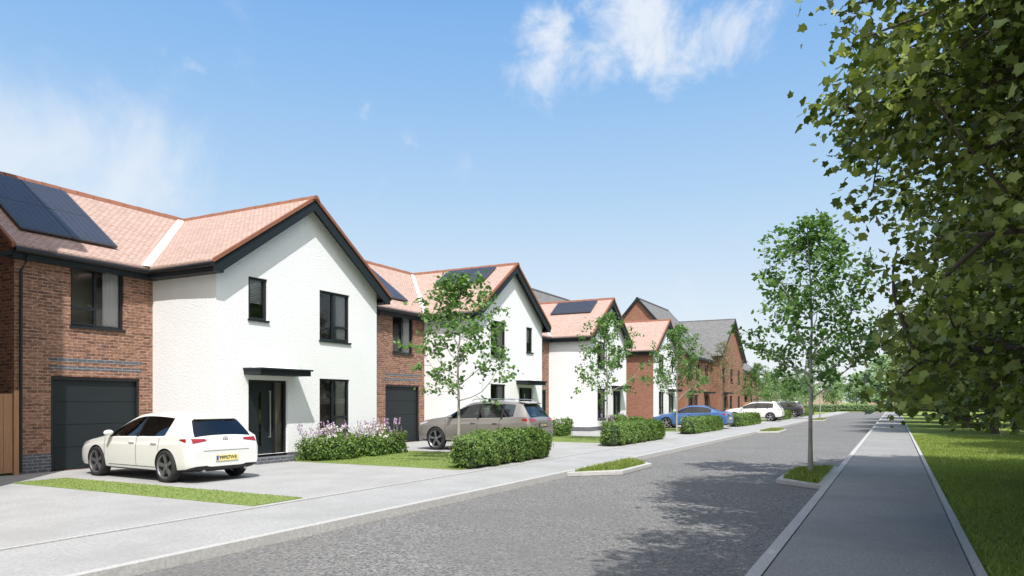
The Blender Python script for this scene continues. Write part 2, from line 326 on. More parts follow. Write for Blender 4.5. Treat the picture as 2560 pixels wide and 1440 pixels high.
def buildout(poly):
    mb=MB(); mb.prism([(x,y,-.119) for x,y in poly],(0,0,.105)); o=mb.obj('planter_kerb',M['kerb'],bevel=.015); structure(o)
    cx=sum(p[0] for p in poly)/len(poly); cy=sum(p[1] for p in poly)/len(poly)
    inn=[]
    for x,y in poly:
        d=Vector((x-cx,y-cy)); k=max(0,1-.12/abs(d.x)) if abs(d.x)>.01 else 1; k2=max(0,1-.18/abs(d.y)); inn.append((cx+d.x*k,cy+d.y*k2))
    mb=MB(); mb.prism([(x,y,-.02) for x,y in inn],(0,0,.015)); structure(mb.obj('planter_grass',M['lawn']))
    k=6000; xs=[p[0] for p in inn]; ys=[p[1] for p in inn]; Q=np.stack([min(xs)+RNG.random(k)*(max(xs)-min(xs)),min(ys)+RNG.random(k)*(max(ys)-min(ys)),np.full(k,-.01)],1)
    return Q[inpoly(Q,inn)]
Q=[buildout([(-1.225,15.2),(-2.2,16.0),(-2.2,18.7),(-1.225,19.6)]),buildout([(-6.645,15.2),(-5.65,16.2),(-5.65,18.5),(-6.645,19.5)]),
   buildout([(-6.645,69),(-5.6,70.4),(-5.6,75),(-6.645,76.5)]),buildout([(-6.645,41),(-5.6,42),(-5.6,45),(-6.645,46)])]
blades('verge_grass',np.concatenate(Q),.075,.012,M['blade'])
# ------------------------------------------------------------ houses
def front_wall(mb,x,y0,y1,z0,z1,holes,rev=.11,m=0):
    ys=sorted(set([y0,y1]+[h[0] for h in holes]+[h[1] for h in holes])); zs=sorted(set([z0,z1]+[min(max(q,z0),z1) for h in holes for q in h[2:4]]))
    for i in range(len(ys)-1):
        for j in range(len(zs)-1):
            cy=(ys[i]+ys[i+1])/2; cz=(zs[j]+zs[j+1])/2
            if any(h[0]<cy<h[1] and h[2]<cz<h[3] for h in holes): continue
            mb.poly([(x,ys[i],zs[j]),(x,ys[i+1],zs[j]),(x,ys[i+1],zs[j+1]),(x,ys[i],zs[j+1])],m)
    for a,b,c,d in holes:
        c=max(c,z0)
        mb.poly([(x,a,c),(x,a,d),(x-rev,a,d),(x-rev,a,c)],m); mb.poly([(x,b,c),(x-rev,b,c),(x-rev,b,d),(x,b,d)],m)
        mb.poly([(x,a,d),(x,b,d),(x-rev,b,d),(x-rev,a,d)],m); mb.poly([(x,a,c),(x-rev,a,c),(x-rev,b,c),(x,b,c)],m)
def window(par,x,y0,y1,z0,z1,style=0,curt=1,full=True):
    xf=x-.07
    mb=MB(); mb.poly([(xf-.02,y0+.03,z0+.03),(xf-.02,y1-.03,z0+.03),(xf-.02,y1-.03,z1-.03),(xf-.02,y0+.03,z1-.03)]); g=mb.obj('window',M['glass'],par)
    f=MB(); t=.06; A=xf-.04; B=xf+.02
    f.box(A,B,y0,y0+t,z0,z1); f.box(A,B,y1-t,y1,z0,z1); f.box(A,B,y0+t,y1-t,z0,z0+t); f.box(A,B,y0+t,y1-t,z1-t,z1)
    W=y1-y0; H=z1-z0
    if W>.9:
        c=y0+W*.47; f.box(A,B,c-.03,c+.03,z0+t,z1-t)
        zt=z0+H*.3
        if style==0: f.box(A,B,c+.03,y1-t,zt-.03,zt+.03); f.box(B,B+.015,c+.03,y1-t+.02,z0+t-.02,z0+t+.02); f.box(B,B+.015,c+.03,c+.06,z0+t+.02,zt-.03)
        if style==1: f.box(A,B,y0+t,c-.03,zt-.03,zt+.03); f.box(B,B+.015,y0+t-.02,c-.03,z0+t-.02,z0+t+.02)
    else:
        f.box(A,B,y0+t,y0+t+.03,z0+t,z1-t); f.box(A,B,y1-t-.03,y1-t,z0+t,z1-t)
    f.obj('frame',M['dark'],g)
    boxobj('sill',g,M['dark'],x-.06,x+.05,y0-.03,y1+.03,z0-.05,z0-.002)
    if full:
        r=MB(); X0=xf-.05; X1=xf-.75
        a,b,c,d=y0-.1,y1+.1,z0-.1,z1+.05
        r.poly([(X1,a,c),(X1,b,c),(X1,b,d),(X1,a,d)]); r.poly([(X0,a,c),(X1,a,c),(X1,a,d),(X0,a,d)]); r.poly([(X0,b,c),(X0,b,d),(X1,b,d),(X1,b,c)]); r.poly([(X0,a,c),(X0,b,c),(X1,b,c),(X1,a,c)]); r.poly([(X0,a,d),(X1,a,d),(X1,b,d),(X0,b,d)])
        r.obj('room_interior',M['room'],g)
        def curtain(ya,yb):
            k=40; mb=MB(); pts=[]
            for i in range(k+1):
                y=ya+(yb-ya)*i/k; pts.append((xf-.10+.03*math.sin(i*1.25),y))
            for i in range(k): mb.poly([(pts[i][0],pts[i][1],z0),(pts[i+1][0],pts[i+1][1],z0),(pts[i+1][0],pts[i+1][1],z1),(pts[i][0],pts[i][1],z1)])
            mb.obj('curtain',M['curtain'],g,smooth=True)
        if curt&1: curtain(y1-W*.34,y1-.02)
        if curt&2: curtain(y0+.02,y0+W*.2)
        if curt&4:
            mb=MB()
            for i in range(14): z=z1-.06-i*.045; mb.box(xf-.11,xf-.08,y0+.05,y1-.05,z-.014,z+.014)
            mb.obj('blind',M['curtain'],g)
    return g
def front_door(par,x,y0,y1,z0,z1,flip=False):
    xf=x-.09; yd0,yd1=(y0,y0+.92) if not flip else (y1-.92,y1)
    d=MB(); d.box(xf-.05,xf,yd0+.06,yd1-.02,z0+.05,z1-.06)
    for k in range(1,4):
        zz=z0+.3+k*.4; d.box(xf,xf+.006,yd0+.12,yd0+.34,zz,zz+.24)
    o=d.obj('door',M['dark'],par,bevel=.004)
    f=MB(); 
    f.box(xf-.07,xf+.03,y0,y0+.055,z0,z1); f.box(xf-.07,xf+.03,y1-.055,y1,z0,z1); f.box(xf-.07,xf+.03,y0+.055,y1-.055,z1-.055,z1); f.box(xf-.07,xf+.05,y0+.055,y1-.055,z0,z0+.045)
    ym=yd1 if not flip else yd0; f.box(xf-.07,xf+.03,ym-.02,ym+.04,z0+.045,z1-.055); f.obj('frame',M['black'],o)
    s0,s1=(ym+.04,y1-.055) if not flip else (y0+.055,ym-.02)
    mb=MB(); mb.poly([(xf-.02,s0,z0+.045),(xf-.02,s1,z0+.045),(xf-.02,s1,z1-.055),(xf-.02,s0,z1-.055)]); mb.obj('side_light',M['glass'],o)
    boxobj('hall_interior',o,M['room'],xf-.6,xf-.12,y0,y1,z0,z1)
    hy=yd1-.16 if not flip else yd0+.16
    h=MB(); h.tube([(xf,hy,z0+.52),(xf+.06,hy,z0+.5),(xf+.06,hy,z0+1.75),(xf,hy,z0+1.73)],[.016]*4,8); h.obj('handle',M['steel'],o)
    boxobj('glazing_strip',o,M['glass'],xf+.001,xf+.006,yd0+.42,yd0+.50,z0+.3,z1-.3)
    boxobj('doorstep',o,M['brick_grey'],x-.1,x+.35,y0,y1,0,z0-.002)
def roofmesh(par,polys,th,mat,name='roof'):
    V=[];idx={};Fc=[]
    def vid(p):
        k=tuple(round(q,4) for q in p)
        if k not in idx: idx[k]=len(V); V.append(k)
        return idx[k]
    for p in polys:
        f=[vid(q) for q in p]
        a=[Vector(V[i]) for i in f]; n=(a[1]-a[0]).cross(a[2]-a[1])
        if n.z<0: f.reverse()
        Fc.append(tuple(f))
    n=len(V); V2=V+[(x,y,z-th) for x,y,z in V]; ec={}
    for f in Fc:
        for i in range(len(f)):
            e=(f[i],f[(i+1)%len(f)]); ec[e]=1
    G=list(Fc)+[tuple(i+n for i in reversed(f)) for f in Fc]
    for a,b in ec:
        if (b,a) not in ec: G.append((b,a,a+n,b+n))
    mb=MB(); mb.add(V2,G); return mb.obj(name,mat,par)
def ridge_line(mb,p0,p1,w=.15,drop=.11,up=.045,step=.45):
    p0=Vector(p0);p1=Vector(p1); d=p1-p0; Ln=d.length; d.normalize(); s=d.cross(Vector((0,0,1))).normalized(); k=max(1,int(Ln/step)); st=Ln/k
    for i in range(k):
        a=p0+d*(st*i); e=d*(st-.02); u=up+(.006 if i%2 else 0)
        prof=[a-s*w+Vector((0,0,-drop)),a-s*w*.5+Vector((0,0,u*.35)),a+Vector((0,0,u)),a+s*w*.5+Vector((0,0,u*.35)),a+s*w+Vector((0,0,-drop)),a+Vector((0,0,-.05))]
        mb.prism(prof,e)
def panels(par,o,u,v,cols,rows,w,h,gap=.02):
    o=Vector(o);u=Vector(u).normalized();v=Vector(v).normalized();n=u.cross(v)
    if n.z<0:n=-n
    for i in range(cols):
        for j in range(rows):
            a=o+u*(i*(w+gap))+v*(j*(h+gap))+n*.05
            mb=MB(); mb.prism([a,a+u*w,a+u*w+v*h,a+v*h],n*.045,0)
            b=a+n*.047+u*.03+v*.03; mb.poly([b,b+u*(w-.06),b+u*(w-.06)+v*(h-.06),b+v*(h-.06)] if u.cross(v).z>0 else [b,b+v*(h-.06),b+u*(w-.06)+v*(h-.06),b+u*(w-.06)],1)
            mb.obj('solar_panel',[M['panelframe'],M['solar']],par)
def house(yc,label,mirror=False,side='render',sol_main=True,sol_gable=True,brick='brick',hs=1.0,x=-14.7):
    root=empty('house',(x,yc,0),label,'house','gabled houses along the street'); root.scale=(1,1,hs)
    R7=7.37; k=.757; kg=.684
    def my(a,b): return (a,b) if not mirror else (-b,-a)
    sw=my(-2.1,-1.46); lw=my(.5,1.8); dr=my(-2.1,-.75)
    holes=[(sw[0],sw[1],3.75,4.85),(lw[0],lw[1],3.4,4.85),(lw[0],lw[1],.65,2.28),(dr[0],dr[1],.15,2.18)]
    mb=MB(); front_wall(mb,0,-3.1,3.1,.22,5.12,holes); mb.poly([(0,-3.1,5.12),(0,3.1,5.12),(0,0,7.24)])
    mb.poly([(0,3.1,.22),(-2.4,3.1,.22),(-2.4,3.1,5.12),(0,3.1,5.12)])
    s=MB(); s.poly([(-2.4,-3.1,.22),(0,-3.1,.22),(0,-3.1,5.12),(-2.4,-3.1,5.12)])
    mb.obj('render_wall',M['render'],root); s.obj('side_wall',M[side],root)
    g0,g1=-5.67,-3.47
    mb=MB(); front_wall(mb,-2.4,-6.45,-3.1,.0,5.12,[(g0,g1,0,2.2),(-5.22,-3.9,3.4,4.85)])
    for yy,fl in ((-6.45,1),(3.1,0)):
        p=[(-8,yy,0),(-2.4,yy,0),(-2.4,yy,5.12),(-5.2,yy,7.24),(-8,yy,5.12)]
        mb.poly(p if fl else p[::-1])
    mb.poly([(-8,3.1,0),(-8,-6.45,0),(-8,-6.45,5.12),(-8,3.1,5.12)])
    mb.obj('brick_wall',M[brick],root)
    for bx in [(-2.5,-2.388,-6.46,g0,0,.42),(-2.5,-2.388,g1,-3.114,0,.42),(-.1,.012,-3.112,dr[0],0,.218),(-.1,.012,dr[1],3.112,0,.218),(-2.38,-.102,-3.112,-3.0,0,.218)]: boxobj('plinth',root,M['brick_grey'],*bx)
    for za in (2.36,2.54): boxobj('brick_band',root,M['brick_grey'],-2.42,-2.394,g0-.03,g1+.03,za,za+.085)
    gd=MB(); H=2.14/4; gd.box(-2.57,-2.512,g0+.06,g1-.06,.004,2.13)
    for i in range(4): gd.box(-2.512,-2.5,g0+.06,g1-.06,i*H+.006,(i+1)*H-.008)
    gdo=gd.obj('garage_door',M['garage'],root)
    f=MB(); f.box(-2.52,-2.43,g0,g0+.06,0,2.2); f.box(-2.52,-2.43,g1-.06,g1,0,2.2); f.box(-2.52,-2.43,g0+.06,g1-.06,2.13,2.2); f.obj('frame',M['black'],gdo)
    window(root,-2.4,-5.22,-3.9,3.4,4.85,1,1)
    window(root,0,sw[0],sw[1],3.75,4.85,0,4)
    window(root,0,lw[0],lw[1],3.4,4.85,0,1); window(root,0,lw[0],lw[1],.65,2.28,0,1)
    front_door(root,0,dr[0],dr[1],.15,2.18,mirror)
    cn=my(-2.28,-.45); c=MB(); c.box(0,.60,cn[0]+.03,cn[1]-.03,2.30,2.43); c.box(0,.66,cn[0],cn[1],2.43,2.475)
    co_=c.obj('canopy',M['dark'],root)
    c=MB(); c.prism([(.002,cn[0]+.02,2.478),(.30,cn[0]+.02,2.478),(.002,cn[0]+.02,2.56)],(0,cn[1]-cn[0]-.04,0)); c.obj('flashing',M['lead'],co_)
    ex=-2.136; ey=3.39; z0=5.05; xr=-5.2; yl=-6.6
    roof=roofmesh(root,[[(ex,yl,z0),(ex,-ey,z0),(xr,0,R7),(xr,yl,R7)],[(.3,-ey,z0),(.3,0,R7),(xr,0,R7),(ex,-ey,z0)],[(.3,0,R7),(.3,ey,z0),(ex,ey,z0),(xr,0,R7)],[(xr,0,R7),(ex,ey,z0),(xr,ey,R7)],
        [(xr,yl,R7),(xr,0,R7),(xr,ey,R7),(-8.26,ey,z0),(-8.26,yl,z0)]],.12,M['tile'])
    rm=MB(); ridge_line(rm,(xr,yl-.02,R7),(xr,ey,R7)); ridge_line(rm,(.36,0,R7),(xr,0,R7))
    for sgn in (-1,1):
        a=[(0,R7+.02),(sgn*3.42,z0+.01),(sgn*3.42,z0-.09),(0,R7-.08)]; rm.prism([(.26,p[0],p[1]) for p in a],(.08,0,0))
    a=[(ex+.03,z0+.01),(xr,R7+.03),(xr,R7-.08),(ex+.03,z0-.10)]; rm.prism([(p[0],yl-.05,p[1]) for p in a],(0,.08,0))
    rm.obj('ridge_tile',M['ridge'],roof)
    v=MB(); a=Vector((ex,-ey,z0)); b=Vector((xr,0,R7))
    v.poly([a+Vector((-.0,-.22,.012)),a+Vector((.06,.0,.012)),b+Vector((.10,-.02,-.045)),b+Vector((.02,-.22,.012))]); v.obj('valley_flashing',M['lead'],roof)
    for sgn in (-1,1):
        bb=MB()
        a=[(0,R7-.085),(sgn*3.42,z0-.095),(sgn*3.42,z0-.30),(sgn*3.2,z0-.30),(0,R7-.38)]; bb.prism([(.27,p[0],p[1]) for p in a],(.03,0,0))
        a=[(0,R7-.13),(sgn*3.40,z0-.13),(sgn*3.40,z0-.16),(0,R7-.16)]; bb.prism([(.004,p[0],p[1]) for p in a],(.26,0,0))
        bb.obj('bargeboard',M['dark'],roof); bb=MB()
        y=sgn*3.1; bb.box(-2.1 if sgn<0 else -2.3,.27,y,sgn*3.38,z0-.30,z0-.26); bb.box(-2.1 if sgn<0 else -2.3,.27,sgn*3.36,sgn*3.385,z0-.26,z0-.125)
        bb.box(.245,.268,y,sgn*3.36,z0-.26,z0-.13); bb.obj('soffit',M['dark'],roof)
    bb=MB(); bb.box(-2.4,-2.16,yl,-3.1,z0-.30,z0-.26); bb.box(-2.165,-2.14,yl,-3.36,z0-.26,z0-.125); bb.box(-8,-2.16,yl-.02,yl+.01,z0-.26,z0-.16); bb.obj('soffit',M['dark'],roof)
    gt=MB(); gt.tube([(-2.08,yl,z0-.13),(-2.08,-3.40,z0-.13),(.30,-3.44,z0-.13)],[.06,.06,.06],8); gt.obj('gutter',M['black'],root)
    gt=MB(); gt.tube([(-2.3,3.44,z0-.13),(.30,3.44,z0-.13)],[.06,.06],8); gt.obj('gutter',M['black'],root)
    dp=MB(); dp.tube([(-2.09,-6.32,z0-.16),(-2.12,-6.32,z0-.3),(-2.32,-6.35,z0-.55),(-2.33,-6.35,.05)],[.035]*4,8); dp.obj('downpipe',M['black'],root)
    if sol_main: panels(roof,(-2.66,-6.2,5.25+k*.26),(0,1,0),(-1,0,k),2,2,1.13,1.42)
    if sol_gable: panels(roof,(-3.1,-1.35,5.25+kg*1.75),(1,0,0),(0,1,kg),2,1,1.25,1.35)
    return root
house(CY[0],'white rendered gabled house with brick garage wing and solar panels',sol_gable=False)
house(CY[1],'white gabled house beside the grey car, panels on both roofs',mirror=True,hs=1.03)
house(CY[2],'white gabled house with solar panels on gable roof only',mirror=True,sol_main=False,hs=1.035)
house(CY[3],'gabled house with red brick side wall and white front',mirror=True,side='brick_red',brick='brick_red',sol_gable=False,hs=1.03)
def terrace(x0,x1,y0,y1,ev,rg,label,axis='y',wins=(),doors=(),wall='brick_red',roofm='slate',sky=0,name='terraced_house',group='grey roofed houses'):
    root=empty(name,(x1,y0,0),label,'house',group); W=x1-x0; Dp=y1-y0
    holes=[w for w in wins]+[d for d in doors]
    mb=MB(); front_wall(mb,0,0,Dp,0,ev,holes)
    if axis=='y':
        xm=-W/2
        mb.poly([(-W,0,0),(0,0,0),(0,0,ev),(xm,0,rg-.1),(-W,0,ev)]); mb.poly([(-W,Dp,0),(-W,Dp,ev),(xm,Dp,rg-.1),(0,Dp,ev),(0,Dp,0)])
    else:
        mb.poly([(-W,0,0),(0,0,0),(0,0,ev),(-W,0,ev)]); mb.poly([(-W,Dp,0),(-W,Dp,ev),(0,Dp,ev),(0,Dp,0)]); mb.poly([(0,0,ev),(0,Dp,ev),(0,Dp/2,rg-.1)]); mb.poly([(-W,0,ev),(-W,Dp/2,rg-.1),(-W,Dp,ev)])
    mb.poly([(-W,Dp,0),(-W,0,0),(-W,0,ev),(-W,Dp,ev)]); mb.obj('brick_wall',M[wall],root)
    o=.3; dk=M['dark'] if 'distant' not in name else M[wall]
    if axis=='y':
        k=(rg-ev)/(W/2); ze=ev-k*o
        rf=roofmesh(root,[[(o,-.15,ze),(o,Dp+.15,ze),(-W/2,Dp+.15,rg),(-W/2,-.15,rg)],[(-W/2,-.15,rg),(-W/2,Dp+.15,rg),(-W-o,Dp+.15,ze),(-W-o,-.15,ze)]],.14,M[roofm])
        for ya in (-.18,Dp+.16):
            b=MB(); b.prism([(o,ya,ze+.02),(-W/2,ya,rg+.04),(-W-o,ya,ze+.02),(-W-o,ya,ze-.24),(-W/2,ya,rg-.24),(o,ya,ze-.24)],(0,.03,0)); b.obj('bargeboard',dk,rf)
        boxobj('gutter',root,dk,o-.02,o+.1,-.15,Dp+.15,ze-.22,ze-.02)
        r=MB(); ridge_line(r,(-W/2,-.18,rg),(-W/2,Dp+.15,rg)); r.obj('ridge_tile',M['ridge_grey'],rf)
        for i in range(sky):
            y=1.6+i*(Dp-2.5)/max(1,sky-1 if sky>1 else 1); xa=-1.3; xb=-2.2; n=Vector((k,0,1)).normalized()*.06
            a=[Vector((xa,y,ev-k*xa))+n,Vector((xa,y+.8,ev-k*xa))+n,Vector((xb,y+.8,ev-k*xb))+n,Vector((xb,y,ev-k*xb))+n]
            m=MB(); m.prism([p-n for p in a],n*.9,0); m.poly([p+(sum(a,Vector())/4-p)*.12 for p in a],1); m.obj('skylight',[M['dark'],M['lens']],rf)
    else:
        k=(rg-ev)/(Dp/2); ze=ev-k*o
        rf=roofmesh(root,[[(.3,-o,ze),(.3,Dp/2,rg),(-W-.2,Dp/2,rg),(-W-.2,-o,ze)],[(.3,Dp/2,rg),(.3,Dp+o,ze),(-W-.2,Dp+o,ze),(-W-.2,Dp/2,rg)]],.14,M[roofm])
        b=MB(); b.prism([(.3,-o,ze+.02),(.3,Dp/2,rg+.04),(.3,Dp+o,ze+.02),(.3,Dp+o,ze-.26),(.3,Dp/2,rg-.28),(.3,-o,ze-.26)],(.03,0,0)); b.obj('bargeboard',dk,rf)
        boxobj('gutter',root,dk,-W,.29,-o-.1,-o+.02,ze-.22,ze-.02)
        r=MB(); ridge_line(r,(.33,Dp/2,rg),(-W-.2,Dp/2,rg)); r.obj('ridge_tile',M['ridge_grey'],rf)
    for w_ in wins: window(root,0,*w_,0,1)
    for d in doors:
        front_door(root,0,d[0],d[1],max(.02,d[2]),d[3]); boxobj('canopy',root,M['dark'],0,.6,d[0]-.4,d[1]+.4,2.35,2.5)
    return root
def wrow(starts,z0,z1,w=1.2): return [(s,s+w,z0,z1) for s in starts]
terrace(-22.7,-14.7,57.3,66,5.7,10.2,'tall brick terrace with grey slate roof and skylights',wins=wrow([.6,3.4,6.6],3.5,4.8)+wrow([2.8],.8,2.2),doors=[(.8,2.1,.05,2.2),(6.4,7.7,.05,2.2)],sky=3)
terrace(-22.0,-14.0,66.5,78,6.0,9.7,'brick house with wide grey gable facing the road',axis='x',wins=wrow([1.2,4.9,8.6],3.5,4.8)+wrow([4.6,8.6],.8,2.2),doors=[(1.6,2.9,.05,2.2)])
terrace(-22,-14.4,79.5,91,5.2,7.8,'brick end house with low grey slate roof',wins=wrow([1.5,5.3,9],3.3,4.5)+wrow([5.3,9],.8,2.2),doors=[(1.6,2.9,.05,2.2)])
terrace(-30.5,-22.5,51,61,6.2,11.0,'brick house with grey roof standing behind the row')
terrace(-24,-14.4,-6,6.85,12,15,'unseen neighbouring brick block, made tall to shadow the garage wall',wins=wrow([5.0],3.4,4.8))  # out-of-view neighbour, height and front set so its shadow reaches the garage wall
for i,(xa,ya,wd) in enumerate([(-60,196,14),(-42,205,13),(-24,196,12),(-6,205,12),(14,200,14)]):
    terrace(xa,xa+wd,ya,ya+8,4.6,7.0,'distant hazy brick house beyond the far road',axis='y' if i%2 else 'x',wall='brick_hazed',roofm='slate_hazed',name='distant_house',group='houses beyond the far road')
fe=empty('timber_fence',(-17.05,7.75,0),'brown close-boarded timber gate beside the brick house','fence')
for i in range(10): boxobj('board',fe,M['wood'],-.02,.0,-.85+i*.19,-.85+i*.19+.182,.05,1.78)
boxobj('post',fe,M['wood'],-.1,.03,1.055,1.16,0,1.85); boxobj('post',fe,M['wood'],-.1,.03,-.95,-.86,0,1.85)
for za in (.4,1.4): boxobj('rail',fe,M['wood'],-.06,-.022,-.85,1.05,za,za+.1)
f=MB(); f.tube([(0,.7,1.0),(.05,.7,1.0)],[.03,.03],10); f.obj('latch',M['steel'],fe)
fe2=empty('timber_fence',(-14.2,78.4,0),'low timber fence between the far brick houses','fence')
for i in range(16): boxobj('board',fe2,M['wood'],.0+i*.2,.19+i*.2,-.02,0,.02,1.6)
# ------------------------------------------------------------ cars
def lerp(a,b,t): return a+(b-a)*t
def ring(st):
    x,zb,zbelt,zt,w,wb,wt=st; h=zbelt-zb; cr=.05
    p5=(wb,zbelt); p8=(wt,zt-cr*.8)
    p=[(0,zb),(w*.8,zb),(w*.955,zb+.07*min(1,h/.5)),(w*.985,zb+.22*h),(w,zb+.50*h),(w*.992,zb+.80*h),(w*.975 if h>.5 else w*.96,zb+.86*h),p5,(lerp(p5[0],p8[0],.05),lerp(p5[1],p8[1],.05)),(lerp(p5[0],p8[0],.88)+.012,lerp(p5[1],p8[1],.88)),p8,(wt*.6,zt-.012),(0,zt)]
    return [(x,a,b) for a,b in p]
NR=13
def build_car(name,label,P,spec,loc,rz,rimmat,plate=None,scale=1.0):
    root=empty(name,loc,label,'car','cars parked on the driveways',rz); root.scale=(scale,)*3
    st=spec['st']; n=len(st); R=[]
    for s in st:
        r=ring(s); R.append(r+[(q[0],-q[1],q[2]) for q in r[-2:0:-1]])
    K=len(R[0]); V=[q for r in R for q in r]; Fc=[];mi=[]
    for i in range(n-1):
        xm=(st[i][0]+st[i+1][0])/2
        for j in range(K):
            j2=(j+1)%K; Fc.append((i*K+j,(i+1)*K+j,(i+1)*K+j2,i*K+j2)); m=0
            jj=j if j<NR-1 else K-1-j
            if jj==8:
                for a,b in spec['side']:
                    if b<xm<a: m=3
            if jj in (10,11) and spec['ws'][1]<xm<spec['ws'][0]: m=1
            if jj in (10,11) and spec['rw'][1]<xm<spec['rw'][0]: m=4
            if jj in (0,1): m=2
            mi.append(m)
    for e,base in ((0,0),(1,(n-1)*K)):
        for j in range(NR-1):
            a=base+j; b=base+j+1; c=base+(K-j-1)%K; d=base+(K-j)%K
            f2=[]
            for q in (a,b,c,d):
                if q not in f2: f2.append(q)
            if e==1: f2.reverse()
            Fc.append(tuple(f2)); mi.append(0)
    me=bpy.data.meshes.new('tmp'); me.from_pydata(V,[],Fc)
    mats=[P,M['cglass'],M['black'],M['cglass'],M['cglass']]
    for m in mats: me.materials.append(m)
    me.polygons.foreach_set('material_index',mi); me.update()
    bm=bmesh.new(); bm.from_mesh(me); bmesh.ops.recalc_face_normals(bm,faces=bm.faces)
    cl=bm.edges.layers.float.new('crease_edge'); bm.verts.ensure_lookup_table()
    for e in bm.edges:
        a,b=e.verts[0].index,e.verts[1].index
        if a%K==b%K:
            q=min(a%K,K-a%K)
            if q in (8,9): e[cl]=1.0 if {f.material_index for f in e.link_faces}&{3} else .5
            if q==7: e[cl]=.6
            if q in (5,2): e[cl]=.7
            if q==10: e[cl]=.35
        else:
            ms={f.material_index for f in e.link_faces}
            if len(ms)>1 and ms&{1,4}: e[cl]=.6
    bm.to_mesh(me); bm.free()
    ob=bpy.data.objects.new('tmp',me); col.objects.link(ob)
    s=ob.modifiers.new('s','SUBSURF'); s.levels=3; s.render_levels=3
    r=spec['r']; c=MB()
    for xa in spec['ax']:
        for sg in (-1,1):
            prof=[(sg*.58,.0001),(sg*.58,r+.035),(sg*1.3,r+.035),(sg*1.3,.0001)]
            c.lathe(prof,48,2,(xa,0,r))
    cme=bpy.data.meshes.new('cut'); cme.from_pydata(c.v,[],c.f)
    for m in mats: cme.materials.append(m)
    cme.polygons.foreach_set('material_index',[2]*len(c.f)); 
    bm=bmesh.new(); bm.from_mesh(cme); bmesh.ops.remove_doubles(bm,verts=bm.verts,dist=.001); bmesh.ops.recalc_face_normals(bm,faces=bm.faces); bm.to_mesh(cme); bm.free()
    cut=bpy.data.objects.new('cut',cme); col.objects.link(cut)
    bo=ob.modifiers.new('b','BOOLEAN'); bo.object=cut; bo.operation='DIFFERENCE'; bo.solver='EXACT'
    bpy.context.view_layer.update(); dg=bpy.context.evaluated_depsgraph_get()
    fin=bpy.data.meshes.new_from_object(ob.evaluated_get(dg))
    bpy.data.objects.remove(ob); bpy.data.objects.remove(cut)
    bm=bmesh.new(); bm.from_mesh(fin); bvh=BVHTree.FromBMesh(bm); 
    def part(nm,ids,parent,sg=0):
        b2=bm.copy(); bmesh.ops.delete(b2,geom=[f for f in b2.faces if f.material_index not in ids or (sg and f.calc_center_median().y*sg<0)],context='FACES')
        m=bpy.data.meshes.new(nm); b2.to_mesh(m); b2.free()
        for q in mats: m.materials.append(q)
        m.polygons.foreach_set('use_smooth',[True]*len(m.polygons)); m.set_sharp_from_angle(angle=math.radians(32)); o=bpy.data.objects.new(nm,m); link(o,parent); return o
    body=part('body',(0,2),root); part('windscreen',(1,),root); part('side_window',(3,),root,1); part('side_window',(3,),root,-1); part('rear_window',(4,),root)
    bm.free()
    def patch(nm,mat,kind,c4_,parent=root,nn=8,mm=4,off=.005,sg=1):
        V=[];ok=[]
        for i in range(nn+1):
            for j in range(mm+1):
                u=i/nn;v=j/mm
                a=lerp(lerp(c4_[0][0],c4_[1][0],u),lerp(c4_[3][0],c4_[2][0],u),v); z=lerp(lerp(c4_[0][1],c4_[1][1],u),lerp(c4_[3][1],c4_[2][1],u),v)
                if kind=='side': o=Vector((a,sg*2,z));d=Vector((0,-sg,0))
                elif kind=='rear': o=Vector((-4,a,z));d=Vector((1,0,0))
                else: o=Vector((4,a,z));d=Vector((-1,0,0))
                h=bvh.ray_cast(o,d)
                if h[0] is None: V.append(o); ok.append(False)
                else: V.append(h[0]-d*off+ (h[1]*off*.5 if h[1].dot(d)<0 else Vector())); ok.append(True)
        fs=[]
        for i in range(nn):
            for j in range(mm):
                q=(i*(mm+1)+j,(i+1)*(mm+1)+j,(i+1)*(mm+1)+j+1,i*(mm+1)+j+1)
                if all(ok[k] for k in q): fs.append(q)
        if not fs: return None
        mb=MB(); mb.add(V,fs); return mb.obj(nm,mat,parent,smooth=True,uv=False)
    Lh=spec['L']/2
    def wheel(xa,sg):
        t=MB(); wd=.105
        t.lathe([(-wd,r*.76),(-wd*1.05,r*.88),(-wd*.85,r*.985),(-wd*.5,r),(wd*.5,r),(wd*.85,r*.985),(wd*1.05,r*.88),(wd,r*.76),(-wd,r*.76)],36)
        e=bpy.data.objects.new('wheel',None); e.empty_display_size=.1; link(e,root); e.location=(xa,sg*(spec['tw']),r)
        t.obj('tyre',M['tyre'],e,smooth=True)
        q=MB(); y=sg*.07
        q.lathe([(sg*.095,r*.78),(sg*.104,r*.75),(sg*.085,r*.70),(-sg*.05,r*.69)],36); q.lathe([(y+sg*.01,.06),(y+sg*.022,.035),(y+sg*.022,.001)],16)
        for k in range(5):
            a=2*math.pi*k/5+.3; 
            p0=Vector((math.cos(a)*.04,0,math.sin(a)*.04)); p1=Vector((math.cos(a)*r*.72,0,math.sin(a)*r*.72)); s_=(p1-p0).cross(Vector((0,1,0))).normalized()
            q.prism([p0-s_*.03+Vector((0,y+sg*.006,0)),p1-s_*.075+Vector((0,y+sg*.02,0)),p1+s_*.015+Vector((0,y+sg*.02,0)),p0+s_*.025+Vector((0,y+sg*.006,0))],(0,-sg*.03,0))
        q.obj('rim',rimmat,e)
        q=MB(); q.lathe([(sg*.0,r*.66),(sg*.0,.001)],24); q.obj('backing_disc',M['black'],e)  # plain dark disc added to close the rim behind the spokes
    for xa in spec['ax']:
        for sg in (-1,1): wheel(xa,sg)
    zb=spec['zl']; zt=zb+spec['lh']; b0=spec['belt']; rw_=spec['tly']
